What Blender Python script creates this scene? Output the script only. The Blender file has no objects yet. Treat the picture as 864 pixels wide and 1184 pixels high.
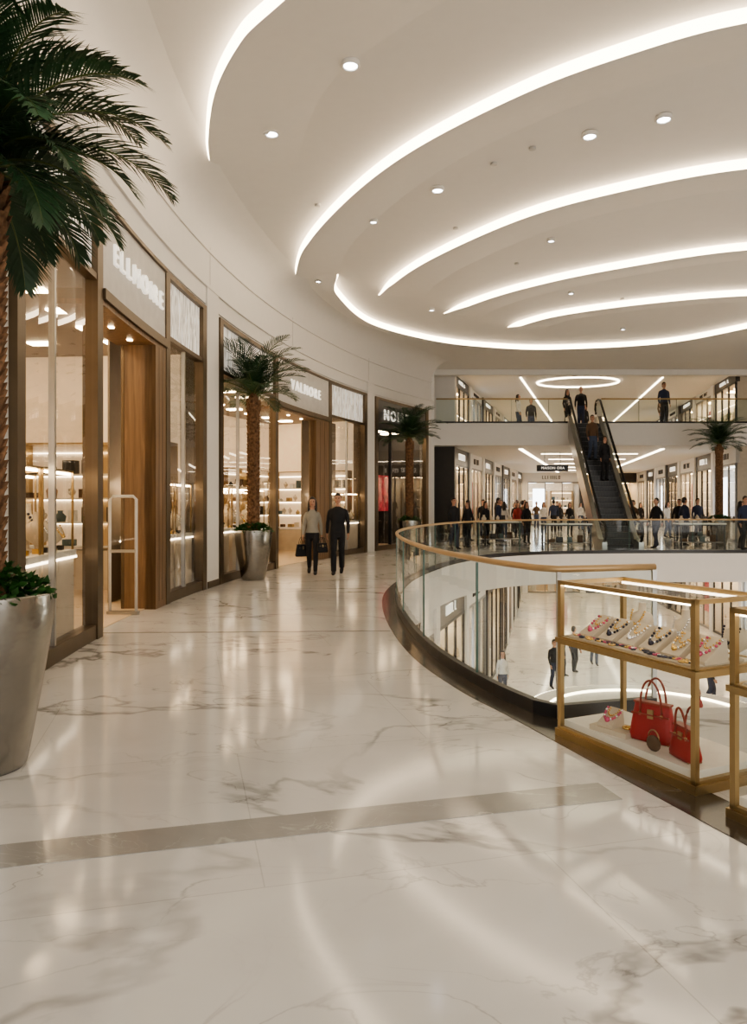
import bpy, bmesh, math, random
from mathutils import Vector, Matrix, kdtree
random.seed(7)
PI = math.pi
scene = bpy.context.scene
col = scene.collection

# ------------------------------------------------------------------ materials
def newmat(name):
    m = bpy.data.materials.new(name); m.use_nodes = True
    nt = m.node_tree; nt.nodes.clear()
    out = nt.nodes.new('ShaderNodeOutputMaterial')
    return m, nt, out

def mat(name, c, rough=.5, metal=0., emit=None, es=0., var=.06, vscale=6., bump=0., bscale=40., coat=0.):
    m, nt, out = newmat(name)
    b = nt.nodes.new('ShaderNodeBsdfPrincipled')
    nt.links.new(b.outputs[0], out.inputs[0])
    b.inputs['Roughness'].default_value = rough
    b.inputs['Metallic'].default_value = metal
    b.inputs['Coat Weight'].default_value = coat
    tc = nt.nodes.new('ShaderNodeTexCoord')
    n = nt.nodes.new('ShaderNodeTexNoise'); n.inputs['Scale'].default_value = vscale; n.inputs['Detail'].default_value = 4
    nt.links.new(tc.outputs['Object'], n.inputs['Vector'])
    r = nt.nodes.new('ShaderNodeValToRGB')
    r.color_ramp.elements[0].position = .3; r.color_ramp.elements[1].position = .7
    r.color_ramp.elements[0].color = (*[x*(1-var) for x in c], 1)
    r.color_ramp.elements[1].color = (*[min(1, x*(1+var)) for x in c], 1)
    nt.links.new(n.outputs['Fac'], r.inputs[0]); nt.links.new(r.outputs[0], b.inputs['Base Color'])
    if bump > 0:
        n2 = nt.nodes.new('ShaderNodeTexNoise'); n2.inputs['Scale'].default_value = bscale
        nt.links.new(tc.outputs['Object'], n2.inputs['Vector'])
        bp = nt.nodes.new('ShaderNodeBump'); bp.inputs['Strength'].default_value = bump; bp.inputs['Distance'].default_value = .02
        nt.links.new(n2.outputs['Fac'], bp.inputs['Height']); nt.links.new(bp.outputs[0], b.inputs['Normal'])
    if emit:
        b.inputs['Emission Color'].default_value = (*emit, 1); b.inputs['Emission Strength'].default_value = es
    return m

def emis(name, c, s):
    m, nt, out = newmat(name)
    e = nt.nodes.new('ShaderNodeEmission'); e.inputs[0].default_value = (*c, 1); e.inputs[1].default_value = s
    nt.links.new(e.outputs[0], out.inputs[0]); return m

def glassmat(name, tint, ior=1.45, gl=1.0):
    m, nt, out = newmat(name)
    t = nt.nodes.new('ShaderNodeBsdfTransparent'); t.inputs[0].default_value = (*tint, 1)
    g = nt.nodes.new('ShaderNodeBsdfGlossy'); g.inputs['Roughness'].default_value = .01; g.inputs[0].default_value = (gl, gl, gl, 1)
    f = nt.nodes.new('ShaderNodeFresnel'); f.inputs[0].default_value = ior
    mx = nt.nodes.new('ShaderNodeMixShader')
    geo = nt.nodes.new('ShaderNodeNewGeometry')
    mul = nt.nodes.new('ShaderNodeMath'); mul.operation = 'MULTIPLY'; mul.inputs[1].default_value = ior-1/ior
    add = nt.nodes.new('ShaderNodeMath'); add.operation = 'ADD'; add.inputs[1].default_value = 1/ior
    inv = nt.nodes.new('ShaderNodeMath'); inv.operation = 'SUBTRACT'; inv.inputs[0].default_value = 1
    nt.links.new(geo.outputs['Backfacing'], inv.inputs[1])
    nt.links.new(inv.outputs[0], mul.inputs[0]); nt.links.new(mul.outputs[0], add.inputs[0])
    nt.links.new(add.outputs[0], f.inputs[0])
    nt.links.new(f.outputs[0], mx.inputs[0]); nt.links.new(t.outputs[0], mx.inputs[1]); nt.links.new(g.outputs[0], mx.inputs[2])
    nt.links.new(mx.outputs[0], out.inputs[0]); return m

def marble(name, base, vein, rough, scale, joints=True, veinamt=1.0):
    m, nt, out = newmat(name); N = nt.nodes; L = nt.links
    b = N.new('ShaderNodeBsdfPrincipled'); L.new(b.outputs[0], out.inputs[0])
    b.inputs['Roughness'].default_value = rough
    b.inputs['Specular IOR Level'].default_value = .75
    tc = N.new('ShaderNodeTexCoord')
    def noise(sc, det, dist, vec):
        n = N.new('ShaderNodeTexNoise'); n.inputs['Scale'].default_value = sc; n.inputs['Detail'].default_value = det
        n.inputs['Distortion'].default_value = dist; L.new(vec, n.inputs['Vector']); return n.outputs['Fac']
    def ramp(fac, pts):
        r = N.new('ShaderNodeValToRGB'); e = r.color_ramp.elements
        e[0].position = pts[0][0]; e[0].color = (*[pts[0][1]]*3, 1)
        e[1].position = pts[-1][0]; e[1].color = (*[pts[-1][1]]*3, 1)
        for p, v in pts[1:-1]:
            q = e.new(p); q.color = (v, v, v, 1)
        L.new(fac, r.inputs[0]); return r.outputs[0]
    def mth(op, a, bb):
        n = N.new('ShaderNodeMath'); n.operation = op
        for i, x in enumerate((a, bb)):
            if isinstance(x, (int, float)): n.inputs[i].default_value = x
            else: L.new(x, n.inputs[i])
        return n.outputs[0]
    mp = N.new('ShaderNodeMapping'); mp.inputs['Rotation'].default_value = (0, 0, .6); mp.inputs['Scale'].default_value = (1, 1.5, 1)
    mp.inputs['Location'].default_value = (3.3, 1.7, 0)
    L.new(tc.outputs['Object'], mp.inputs[0]); v = mp.outputs[0]
    v1 = ramp(noise(.42*scale, 6, .45, v), [(.486, 0), (.499, .9), (.512, 0)])
    m1 = ramp(noise(.5*scale, 2, 0, tc.outputs['Object']), [(.42, 0.08), (.60, 1)])
    v2 = ramp(noise(1.2*scale, 8, .9, v), [(.49, 0), (.5, .55), (.51, 0)])
    m2 = ramp(noise(.8*scale, 2, 0, v), [(.44, 0.06), (.64, 1)])
    cl = ramp(noise(.9*scale, 5, .6, v), [(.35, 0), (.8, .5)])
    s = mth('ADD', mth('MULTIPLY', v1, m1), mth('MULTIPLY', v2, m2))
    s = mth('ADD', s, mth('MULTIPLY', cl, .4))
    s = mth('MULTIPLY', s, veinamt)
    if joints:
        br = N.new('ShaderNodeTexBrick'); br.inputs['Scale'].default_value = 1
        br.inputs['Brick Width'].default_value = 2.4; br.inputs['Row Height'].default_value = 1.6
        br.inputs['Mortar Size'].default_value = .003; br.inputs['Color1'].default_value = (0, 0, 0, 1)
        br.inputs['Color2'].default_value = (.06, .06, .06, 1); br.inputs['Mortar'].default_value = (.28, .28, .28, 1)
        mb_ = N.new('ShaderNodeMapping'); mb_.inputs['Rotation'].default_value = (0, 0, -.25); mb_.inputs['Location'].default_value = (.9, .3, 0); L.new(tc.outputs['Object'], mb_.inputs[0])
        L.new(mb_.outputs[0], br.inputs['Vector']); s = mth('ADD', s, br.outputs[0])
    cl2 = N.new('ShaderNodeClamp'); L.new(s, cl2.inputs[0])
    mx = N.new('ShaderNodeMix'); mx.data_type = 'RGBA'
    mx.inputs[6].default_value = (*base, 1); mx.inputs[7].default_value = (*vein, 1)
    L.new(cl2.outputs[0], mx.inputs[0]); L.new(mx.outputs[2], b.inputs['Base Color'])
    return m

def wood(name, c1, c2):
    m, nt, out = newmat(name); N = nt.nodes; L = nt.links
    b = N.new('ShaderNodeBsdfPrincipled'); L.new(b.outputs[0], out.inputs[0]); b.inputs['Roughness'].default_value = .4
    tc = N.new('ShaderNodeTexCoord'); mp = N.new('ShaderNodeMapping'); mp.inputs['Scale'].default_value = (14, 14, .7)
    L.new(tc.outputs['Object'], mp.inputs[0])
    n = N.new('ShaderNodeTexNoise'); n.inputs['Scale'].default_value = 1.5; n.inputs['Detail'].default_value = 6; n.inputs['Distortion'].default_value = .6
    L.new(mp.outputs[0], n.inputs[0]); r = N.new('ShaderNodeValToRGB')
    r.color_ramp.elements[0].position = .3; r.color_ramp.elements[1].position = .7
    r.color_ramp.elements[0].color = (*c1, 1); r.color_ramp.elements[1].color = (*c2, 1)
    L.new(n.outputs[0], r.inputs[0]); L.new(r.outputs[0], b.inputs['Base Color']); return m

def wavypanel(name):
    m, nt, out = newmat(name); N = nt.nodes; L = nt.links
    b = N.new('ShaderNodeBsdfPrincipled'); L.new(b.outputs[0], out.inputs[0]); b.inputs['Roughness'].default_value = .6
    tc = N.new('ShaderNodeTexCoord'); mp = N.new('ShaderNodeMapping'); mp.inputs['Scale'].default_value = (7, 7, 1.1)
    L.new(tc.outputs['Object'], mp.inputs[0])
    n = N.new('ShaderNodeTexNoise'); n.inputs['Scale'].default_value = 1.6; n.inputs['Detail'].default_value = 3; n.inputs['Distortion'].default_value = 1.6
    L.new(mp.outputs[0], n.inputs[0]); r = N.new('ShaderNodeValToRGB')
    r.color_ramp.elements[0].position = .38; r.color_ramp.elements[1].position = .62
    r.color_ramp.elements[0].color = (.46, .425, .37, 1); r.color_ramp.elements[1].color = (.9, .87, .80, 1)
    L.new(n.outputs[0], r.inputs[0]); L.new(r.outputs[0], b.inputs['Base Color']); L.new(r.outputs[0], b.inputs['Emission Color'])
    b.inputs['Emission Strength'].default_value = .32
    bp = N.new('ShaderNodeBump'); bp.inputs['Strength'].default_value = .8; bp.inputs['Distance'].default_value = .04
    L.new(n.outputs[0], bp.inputs['Height']); L.new(bp.outputs[0], b.inputs['Normal']); return m

M = {}
M['white'] = mat('plaster_white', (.75, .728, .692), .6, var=.01)
M['ceil'] = mat('ceiling_paint', (.76, .738, .702), .65, var=.01)
M['floor'] = marble('marble_floor', (.77, .757, .735), (.24, .235, .23), .105, 1.0)
M['band'] = marble('marble_grey_band', (.34, .33, .315), (.60, .58, .55), .12, 3.0, False, 1.0)
M['dark'] = marble('marble_dark', (.045, .038, .033), (.2, .18, .16), .16, 4.0, False, .7)
M['bronze'] = mat('bronze_metal', (.15, .112, .075), .38, .75)
M['wood'] = wood('walnut_wood', (.125, .070, .034), (.255, .15, .074))
M['railwood'] = mat('rail_brass', (.50, .345, .185), .36, .45, var=.08, vscale=3)
M['cream_glow'] = mat('cream_wall_glow', (.78, .66, .50), .6, emit=(1, .74, .47), es=.28)  # wall given a faint warm glow of its own, as lit shop interior
M['taupe'] = mat('taupe_wall', (.26, .21, .165), .5)
M['beige'] = mat('beige_carpet', (.6, .48, .34), .8)
M['signpanel'] = mat('sign_panel', (.55, .53, .50), .4)
M['wavy'] = wavypanel('backlit_textured_panel')
M['letter'] = mat('sign_letter', (.95, .9, .82), .3, emit=(1, .93, .8), es=.6)
M['glass'] = glassmat('shop_glass', (.84, .84, .83), 1.55)
M['railglass'] = glassmat('rail_glass', (.86, .92, .90), 1.5)
M['caseglass'] = glassmat('case_glass', (.96, .97, .96), 1.3)
M['glassedge'] = mat('glass_edge', (.10, .17, .15), .1)
M['steel'] = mat('brushed_steel', (.45, .44, .42), .3, .95, var=.05)
M['planter'] = mat('planter_metal', (.32, .305, .28), .24, 1.0, var=.10, vscale=3, bump=.25, bscale=9)
M['gold'] = mat('brass_gold', (.42, .31, .165), .32, .9, var=.05)
M['blk'] = mat('black_metal', (.02, .02, .022), .35)
M['rubber'] = mat('black_rubber', (.012, .012, .013), .5)
M['shopdark'] = mat('shop_dark_panel', (.05, .045, .042), .3)
M['shopgrey'] = mat('shop_grey_panel', (.25, .24, .23), .4)
M['cove'] = emis('cove_led', (1, .80, .56), 7.5)
M['led'] = emis('led_strip', (1, .82, .60), 7.0)
M['ledcool'] = emis('led_cool', (.9, .95, 1), 5.0)
M['down'] = emis('downlight_lens', (.95, .97, 1), 12.0)
M['shoplight'] = emis('shop_light', (1, .75, .46), 18.0)
M['soil'] = mat('soil', (.03, .02, .012), .9)
M['leaf'] = mat('palm_leaf', (.033, .080, .035), .42, var=.45, vscale=2)
M['leaf2'] = mat('shrub_leaf', (.03, .10, .02), .5, var=.5, vscale=12)
M['rachis'] = mat('palm_rachis', (.10, .13, .04), .5)
M['trunk'] = mat('palm_trunk', (.20, .11, .058), .85, var=.55, vscale=18)
M['red'] = mat('red_leather', (.36, .016, .018), .38, var=.12, bump=.15, bscale=160)
M['redd'] = mat('handle_leather', (.30, .05, .03), .4)
M['velvet'] = mat('display_cream', (.60, .52, .41), .7)
M['whiteshelf'] = mat('white_shelf', (.80, .77, .70), .4)
M['gem1'] = mat('gem_pink', (.6, .1, .2), .15, .3)
M['gem2'] = mat('gem_dark', (.05, .05, .08), .15, .5)
M['gem3'] = mat('gem_silver', (.8, .8, .82), .15, 1)
M['gem4'] = mat('gem_gold', (.8, .55, .2), .2, 1)
M['g_tan'] = mat('goods_tan', (.35, .2, .1), .5)
M['g_teal'] = mat('goods_teal', (.10, .15, .16), .5)
M['g_white'] = mat('goods_white', (.8, .78, .74), .5)
M['g_blk'] = mat('goods_black', (.03, .03, .03), .4)
M['poster'] = mat('red_poster_glow', (.65, .05, .08), .4, var=.6, vscale=5, emit=(.9, .1, .12), es=.12)  # slight red glow put into the poster itself, no lamp behind it
M['skin'] = mat('skin', (.46, .26, .18), .5)
M['lip'] = mat('lip', (.36, .12, .10), .5)
M['hair'] = mat('hair', (.018, .012, .009), .5)
M['eye'] = mat('eye', (.01, .01, .01), .2)
M['c_black'] = mat('cloth_black', (.014, .014, .017), .8)
M['c_grey'] = mat('cloth_greige', (.33, .31, .265), .85)
M['c_navy'] = mat('cloth_navy', (.03, .04, .08), .8)
M['c_brown'] = mat('cloth_brown', (.12, .07, .04), .8)
M['c_white'] = mat('cloth_white', (.6, .58, .55), .8)
M['c_red'] = mat('cloth_red', (.3, .04, .04), .8)
M['c_jean'] = mat('cloth_jean', (.06, .08, .13), .85)

# ------------------------------------------------------------------ mesh builder
class MB:
    def __init__(s): s.v = []; s.f = []; s.mi = []; s.sm = []; s.mats = []
    def m(s, mt):
        mt = M[mt] if isinstance(mt, str) else mt
        if mt not in s.mats: s.mats.append(mt)
        return s.mats.index(mt)
    def add(s, vs, fs, mt, smooth=False, T=None):
        o = len(s.v); i = s.m(mt)
        if T is not None: vs = [T @ Vector(p) for p in vs]
        s.v += [tuple(p) for p in vs]
        for f in fs: s.f.append(tuple(o+k for k in f)); s.mi.append(i); s.sm.append(smooth)
    def box(s, x0, x1, y0, y1, z0, z1, mt, T=None):
        vs = [(x, y, z) for z in (z0, z1) for y in (y0, y1) for x in (x0, x1)]
        s.add(vs, [(0, 2, 3, 1), (4, 5, 7, 6), (0, 1, 5, 4), (2, 6, 7, 3), (0, 4, 6, 2), (1, 3, 7, 5)], mt, False, T)
    def quad(s, a, b, c, d, mt, T=None): s.add([a, b, c, d], [(0, 1, 2, 3)], mt, False, T)
    def lathe(s, prof, n, mt, c=(0, 0, 0), T=None, smooth=True):
        vs = []; fs = []
        for r, z in prof:
            for k in range(n):
                a = 2*PI*k/n; vs.append((c[0]+r*math.cos(a), c[1]+r*math.sin(a), c[2]+z))
        for i in range(len(prof)-1):
            for k in range(n):
                k2 = (k+1) % n; fs.append((i*n+k, i*n+k2, (i+1)*n+k2, (i+1)*n+k))
        fs.append(tuple(range(n-1, -1, -1))); fs.append(tuple((len(prof)-1)*n+k for k in range(n)))
        s.add(vs, fs, mt, smooth, T)
    def tube(s, pts, r, mt, n=8, closed=False, T=None):
        pts = [Vector(p) for p in pts]; N = len(pts); vs = []; fs = []
        rr = r if isinstance(r, (list, tuple)) else [r]*N
        for i, p in enumerate(pts):
            if closed: t = pts[(i+1) % N]-pts[i-1]
            else: t = pts[min(i+1, N-1)]-pts[max(i-1, 0)]
            if t.length < 1e-9: t = Vector((0, 0, 1))
            t.normalize()
            ref = Vector((0, 0, 1)) if abs(t.z) < .95 else Vector((1, 0, 0))
            a = t.cross(ref).normalized(); b = a.cross(t).normalized()
            for k in range(n):
                w = 2*PI*k/n; vs.append(p+(a*math.cos(w)+b*math.sin(w))*rr[i])
        for i in range(N if closed else N-1):
            j = (i+1) % N
            for k in range(n):
                k2 = (k+1) % n; fs.append((i*n+k, i*n+k2, j*n+k2, j*n+k))
        if not closed: fs.append(tuple(range(n))[::-1]); fs.append(tuple((N-1)*n+k for k in range(n)))
        s.add(vs, fs, mt, True, T)
    def ell(s, c, r, mt, n=10, T=None):
        if not isinstance(r, (list, tuple)): r = (r, r, r)
        m = max(4, n//2+1); vs = [(c[0], c[1], c[2]+r[2])]; fs = []
        for i in range(1, m):
            ph = PI*i/m
            for k in range(n):
                a = 2*PI*k/n; vs.append((c[0]+r[0]*math.sin(ph)*math.cos(a), c[1]+r[1]*math.sin(ph)*math.sin(a), c[2]+r[2]*math.cos(ph)))
        vs.append((c[0], c[1], c[2]-r[2])); last = len(vs)-1
        for k in range(n): fs.append((0, 1+k, 1+(k+1) % n)); fs.append((last, 1+(m-2)*n+(k+1) % n, 1+(m-2)*n+k))
        for i in range(m-2):
            for k in range(n):
                k2 = (k+1) % n; fs.append((1+i*n+k, 1+(i+1)*n+k, 1+(i+1)*n+k2, 1+i*n+k2))
        s.add(vs, fs, mt, True, T)
    def sweep(s, path, prof, mt, closed_prof=True, smooth=False, taper=None):
        N = len(path); K = len(prof); vs = []; fs = []
        for i, p in enumerate(path):
            a = Vector(path[max(i-1, 0)]); b = Vector(path[min(i+1, N-1)]); t = (b-a).normalized(); nrm = Vector((-t.y, t.x))
            tp = taper[i] if taper else 1
            for j, (o, z) in enumerate(prof):
                if callable(z): z = z(tp)
                q = Vector(p)+nrm*o; vs.append((q.x, q.y, z))
        for i in range(N-1):
            for j in range(K if closed_prof else K-1):
                j2 = (j+1) % K; fs.append((i*K+j, i*K+j2, (i+1)*K+j2, (i+1)*K+j))
        if closed_prof: fs.append(tuple(range(K))[::-1]); fs.append(tuple((N-1)*K+j for j in range(K)))
        s.add(vs, fs, mt, smooth)
    def arc(s, t0, t1, z0, z1, o0, o1, mt):   # bent box on the curved facade (offset o toward concourse)
        n = max(1, math.ceil((t1-t0)/.02)); vs = []; fs = []
        for i in range(n+1):
            t = t0+(t1-t0)*i/n
            for (o, z) in ((o0, z0), (o1, z0), (o1, z1), (o0, z1)): vs.append(P(t, z, o))
        for i in range(n):
            for j in range(4):
                j2 = (j+1) % 4; fs.append((i*4+j, (i+1)*4+j, (i+1)*4+j2, i*4+j2))
        fs.append((0, 1, 2, 3)); fs.append((n*4+3, n*4+2, n*4+1, n*4))
        s.add(vs, fs, mt)
    def arcsheet(s, t0, t1, z0, z1, o, mt):
        n = max(1, math.ceil((t1-t0)/.02)); vs = []; fs = []
        for i in range(n+1):
            t = t0+(t1-t0)*i/n; vs += [P(t, z0, o), P(t, z1, o)]
        for i in range(n): fs.append((2*i, 2*i+2, 2*i+3, 2*i+1))
        s.add(vs, fs, mt)
    def mesh(s, name):
        me = bpy.data.meshes.new(name); me.from_pydata(s.v, [], s.f)
        for m_ in s.mats: me.materials.append(m_)
        me.polygons.foreach_set('material_index', s.mi); me.polygons.foreach_set('use_smooth', s.sm); me.update(); return me
    def obj(s, name, parent=None, T=None):
        return mkobj(name, s.mesh(name), parent, T)

def mkobj(name, data, parent=None, T=None):
    o = bpy.data.objects.new(name, data); col.objects.link(o)
    if parent: o.parent = parent
    if T is not None: o.matrix_world = T
    return o
def empty(name, loc=(0, 0, 0), rz=0):
    o = bpy.data.objects.new(name, None); col.objects.link(o); o.location = loc; o.rotation_euler = (0, 0, rz); o.empty_display_size = .1; return o
def TR(x, y, z, rz=0, s=1): return Matrix.Translation((x, y, z)) @ Matrix.Rotation(rz, 4, 'Z') @ Matrix.Scale(s, 4)

def catmull(pts, n=8):
    P_ = [Vector(p) for p in pts]; P_ = [2*P_[0]-P_[1]]+P_+[2*P_[-1]-P_[-2]]; out = []
    for i in range(1, len(P_)-2):
        p0, p1, p2, p3 = P_[i-1:i+3]
        for k in range(n):
            t = k/n
            out.append(.5*((2*p1)+(p2-p0)*t+(2*p0-5*p1+4*p2-p3)*t*t+(3*p1-p0-3*p2+p3)*t**3))
    out.append(P_[-2]); return out

def text(name, s, size, T, parent, mt='letter', ext=.02, sp=1.4):
    c = bpy.data.curves.new(name, 'FONT'); c.body = s; c.size = size; c.extrude = ext; c.align_x = 'CENTER'; c.align_y = 'CENTER'
    c.space_character = sp
    o = bpy.data.objects.new(name+'_tmp', c); col.objects.link(o); dg = bpy.context.evaluated_depsgraph_get()
    me = bpy.data.meshes.new_from_object(o.evaluated_get(dg)); bpy.data.objects.remove(o)
    me.materials.clear(); me.materials.append(M[mt]); me.name = name
    return mkobj(name, me, parent, T)

# ------------------------------------------------------------------ layout constants
CX, CY, R = 28.8, 10.0, 32.0
def P(t, z, o=0):
    r = R-o; return (CX-r*math.cos(t), CY+r*math.sin(t), z)
def FR(t, o=0, z=0):   # local frame on facade: X along wall, Y away from concourse, Z up
    p = P(t, z, o); s_, c_ = math.sin(t), math.cos(t)
    return Matrix(((s_, -c_, 0, p[0]), (c_, s_, 0, p[1]), (0, 0, 1, p[2]), (0, 0, 0, 1)))
H = 6.9
YS = 29.3; Z2 = 4.74; ZU = 3.88

VOID = [(1.27, 5.15), (.97, 5.95), (.66, 7.3), (.48, 9.0), (.41, 11.0), (.5, 12.8), (.85, 14.9), (1.5, 17.2), (2.3, 19.2), (3.4, 21), (5, 22.2), (7.2, 22.75), (10, 22.9), (15, 22.8), (19, 21.8), (22, 19)]
vpath = [(p.x, p.y) for p in catmull(VOID, 6)]

# ------------------------------------------------------------------ slabs
def slab(name, outer, hole, ztop, th, mtop, mside):
    c = bpy.data.curves.new(name, 'CURVE'); c.dimensions = '2D'; c.fill_mode = 'BOTH'; c.extrude = th/2
    for loop in ([outer]+([hole] if hole else [])):
        sp = c.splines.new('POLY'); sp.points.add(len(loop)-1); sp.use_cyclic_u = True
        for i, p in enumerate(loop): sp.points[i].co = (p[0], p[1], 0, 1)
    o = bpy.data.objects.new(name+'_tmp', c); col.objects.link(o); dg = bpy.context.evaluated_depsgraph_get()
    me = bpy.data.meshes.new_from_object(o.evaluated_get(dg)); bpy.data.objects.remove(o)
    me.transform(Matrix.Translation((0, 0, ztop-th/2))); me.materials.clear()
    me.materials.append(M[mtop]); me.materials.append(M[mside])
    for p in me.polygons: p.material_index = 0 if p.center.z > ztop-.001 else 1; p.use_smooth = False
    return mkobj(name, me)
hole = [(22, 6.2)]+[(1.95, 5.42)]+vpath
slab('floor', [(-8, -9), (27, -9), (27, 57), (-8, 57)], hole, 0, .9, 'floor', 'white')
slab('floor_upper_level', [(2.2, YS), (27, YS), (27, 57), (2.2, 57)], None, Z2, Z2-ZU, 'floor', 'white')
mb = MB(); mb.box(-9, 28, -9, 58, -5.3, -5, 'floor'); mb.obj('floor_lower_level')
mb = MB(); mb.box(-9, 28, -9, 58, H, H+.3, 'ceil')
mb.obj('ceiling')

BORD = [(2.6, .6), (2.25, 1.9), (1.92, 2.9), (1.64, 3.7), (1.33, 4.6), (1.09, 5.3), (.82, 6.05), (.53, 7.3), (.35, 9.0), (.28, 11), (.37, 12.85), (.72, 14.95), (1.38, 17.25), (2.17, 19.3), (3.3, 21.1), (4.95, 22.35), (7.2, 22.9), (10, 23.05), (15, 22.95), (20, 21.7)]
bp_ = [(p.x, p.y) for p in catmull(BORD, 8)]
mb = MB(); mb.sweep(bp_, [(-.15, -.001), (-.15, .004), (.15, .004), (.15, -.001)], 'dark'); mb.obj('trim_1')
mb = MB(); mb.sweep([(-2.6, 2.88), (-.2, 3.49), (1.24, 3.855)], [(-.115, -.001), (-.115, .003), (.115, .003), (.115, -.001)], 'band'); mb.obj('trim_2')
mb = MB(); mb.sweep([(P(-.04, 0)[0], 8.62), (.2, 8.75)], [(-.03, -.001), (-.03, .003), (.03, .003), (.03, -.001)], 'band'); mb.obj('trim_3')

# ------------------------------------------------------------------ left curved wall
mb = MB()
def wallseg(t0, t1, z0, z1): mb.arc(t0, t1, z0, z1, -.3, 0, 'white')
wallseg(-.33, -.128, 0, 5.05)
wallseg(.098, .122, 0, 5.05); wallseg(.432, .452, 0, 5.05); wallseg(.578, .592, 0, 5.05)
wallseg(-.33, .592, 5.05, H)
n = 46; vs = []; fs = []; K = 7; rad = .7
for i in range(n+1):
    t = -.33+(.592+.33)*i/n
    for k in range(K):
        a = PI/2*k/(K-1); vs.append(P(t, H-rad+rad*math.sin(a), rad*(1-math.cos(a))+.001))
for i in range(n):
    for k in range(K-1): fs.append((i*K+k, i*K+k+1, (i+1)*K+k+1, (i+1)*K+k))
mb.add(vs, fs, 'white', True)
mb.arc(-.33, .592, 5.42, 5.48, 0, .07, 'white')
mb.arc(-.33, .592, 5.12, 5.42, 0, .03, 'white')
mb.arc(-.33, .592, 6.12, 6.16, 0, .03, 'white')
mb.box(P(.592, 0)[0]-.3, P(.592, 0)[0]+.05, P(.592, 0)[1]-.1, YS+.6, 0, H, 'white')
for a, b in ((.100, .120), (.434, .450)): mb.arc(a, b, 0, 5.42, 0, .06, 'white')
mb.arc(.100, .120, 0, .12, .06, .075, 'bronze')
for t in (-.2, -.05, .11, .27, .44): mb.arc(t-.0003, t+.0003, 5.48, 6.3, 0, .006, 'signpanel')
mb.obj('wall_left')

# ------------------------------------------------------------------ goods helpers
def bust(mb, T, gem='gem3', s=1.0):
    S = T @ Matrix.Scale(s, 4)
    mb.lathe([(.05, 0), (.05, .01), (.02, .02), (.022, .05), (.07, .09), (.085, .14), (.07, .19), (.03, .215), (.026, .27), (.028, .275)], 12, 'velvet', T=S)
    for k in range(17):
        a = PI*(k/16); x = .06*math.cos(a); z = .215-.095*math.sin(a)
        y = -.035-.05*math.sin(a)
        mb.ell((x, y, z), .009 if k != 8 else .018, gem, 5, T=S)
def pad(mb, T, gem, w=.16, d=.2, hz=.15):
    vs = [(-w/2, 0, 0), (w/2, 0, 0), (w/2, d, 0), (-w/2, d, 0), (-w/2, 0, .02), (w/2, 0, .02), (w/2*.85, d, hz), (-w/2*.85, d, hz)]
    mb.add(vs, [(3, 2, 1, 0), (4, 5, 6, 7), (0, 1, 5, 4), (1, 2, 6, 5), (2, 3, 7, 6), (3, 0, 4, 7)], 'velvet', False, T)
    for k in range(17):
        a = PI*k/16; u = .05*math.cos(a); w_ = .85-.65*math.sin(a)
        mb.ell((u, d*w_, .02+(hz-.02)*w_+.008), .009 if k != 8 else .018, gem if k % 3 else 'gem3', 6, T=T)
    for k in range(11):
        a = PI*k/10; u = .032*math.cos(a); w_ = .85-.38*math.sin(a)
        mb.ell((u, d*w_, .02+(hz-.02)*w_+.006), .006, 'gem4', 5, T=T)
def goods_row(mb, T, x0, x1, z, d, seed=0):
    rnd = random.Random(seed); x = x0
    while x < x1-.12:
        k = rnd.random(); w = .08+rnd.random()*.16; h = .08+rnd.random()*.2
        g = rnd.choice(['g_tan', 'g_teal', 'g_white', 'g_blk', 'gold', 'c_brown', 'velvet'])
        if k < .5: mb.box(x, x+w, d*.3, d*.8, z, z+h, g, T)
        elif k < .75: mb.lathe([(w*.4, 0), (w*.5, h*.5), (w*.2, h*.8), (w*.25, h)], 8, g, (x+w/2, d*.5, z), T)
        else: bust(mb, T @ Matrix.Translation((x+w/2, d*.5, z)), 'gem3', .8)
        x += w+.06+rnd.random()*.15
def shelfunit(mb, T, w, h, d, levels, seed=0, back='cream_glow'):
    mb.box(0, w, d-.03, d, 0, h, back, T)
    mb.box(0, .03, 0, d, 0, h, 'gold', T); mb.box(w-.03, w, 0, d, 0, h, 'gold', T); mb.box(0, w, 0, d, h-.03, h, 'gold', T)
    mb.box(.03, w-.03, .02, d-.03, 0, .7, 'velvet', T)
    for i in range(levels):
        z = .75+(h-.9)*i/levels
        mb.box(.03, w-.03, .02, d-.03, z, z+.025, 'whiteshelf', T)
        mb.box(.05, w-.05, d-.06, d-.035, z+(h-.9)/levels-.02, z+(h-.9)/levels-.005, 'led', T)
        goods_row(mb, T, .08, w-.08, z+.025, d*.85, seed*31+i)
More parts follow.
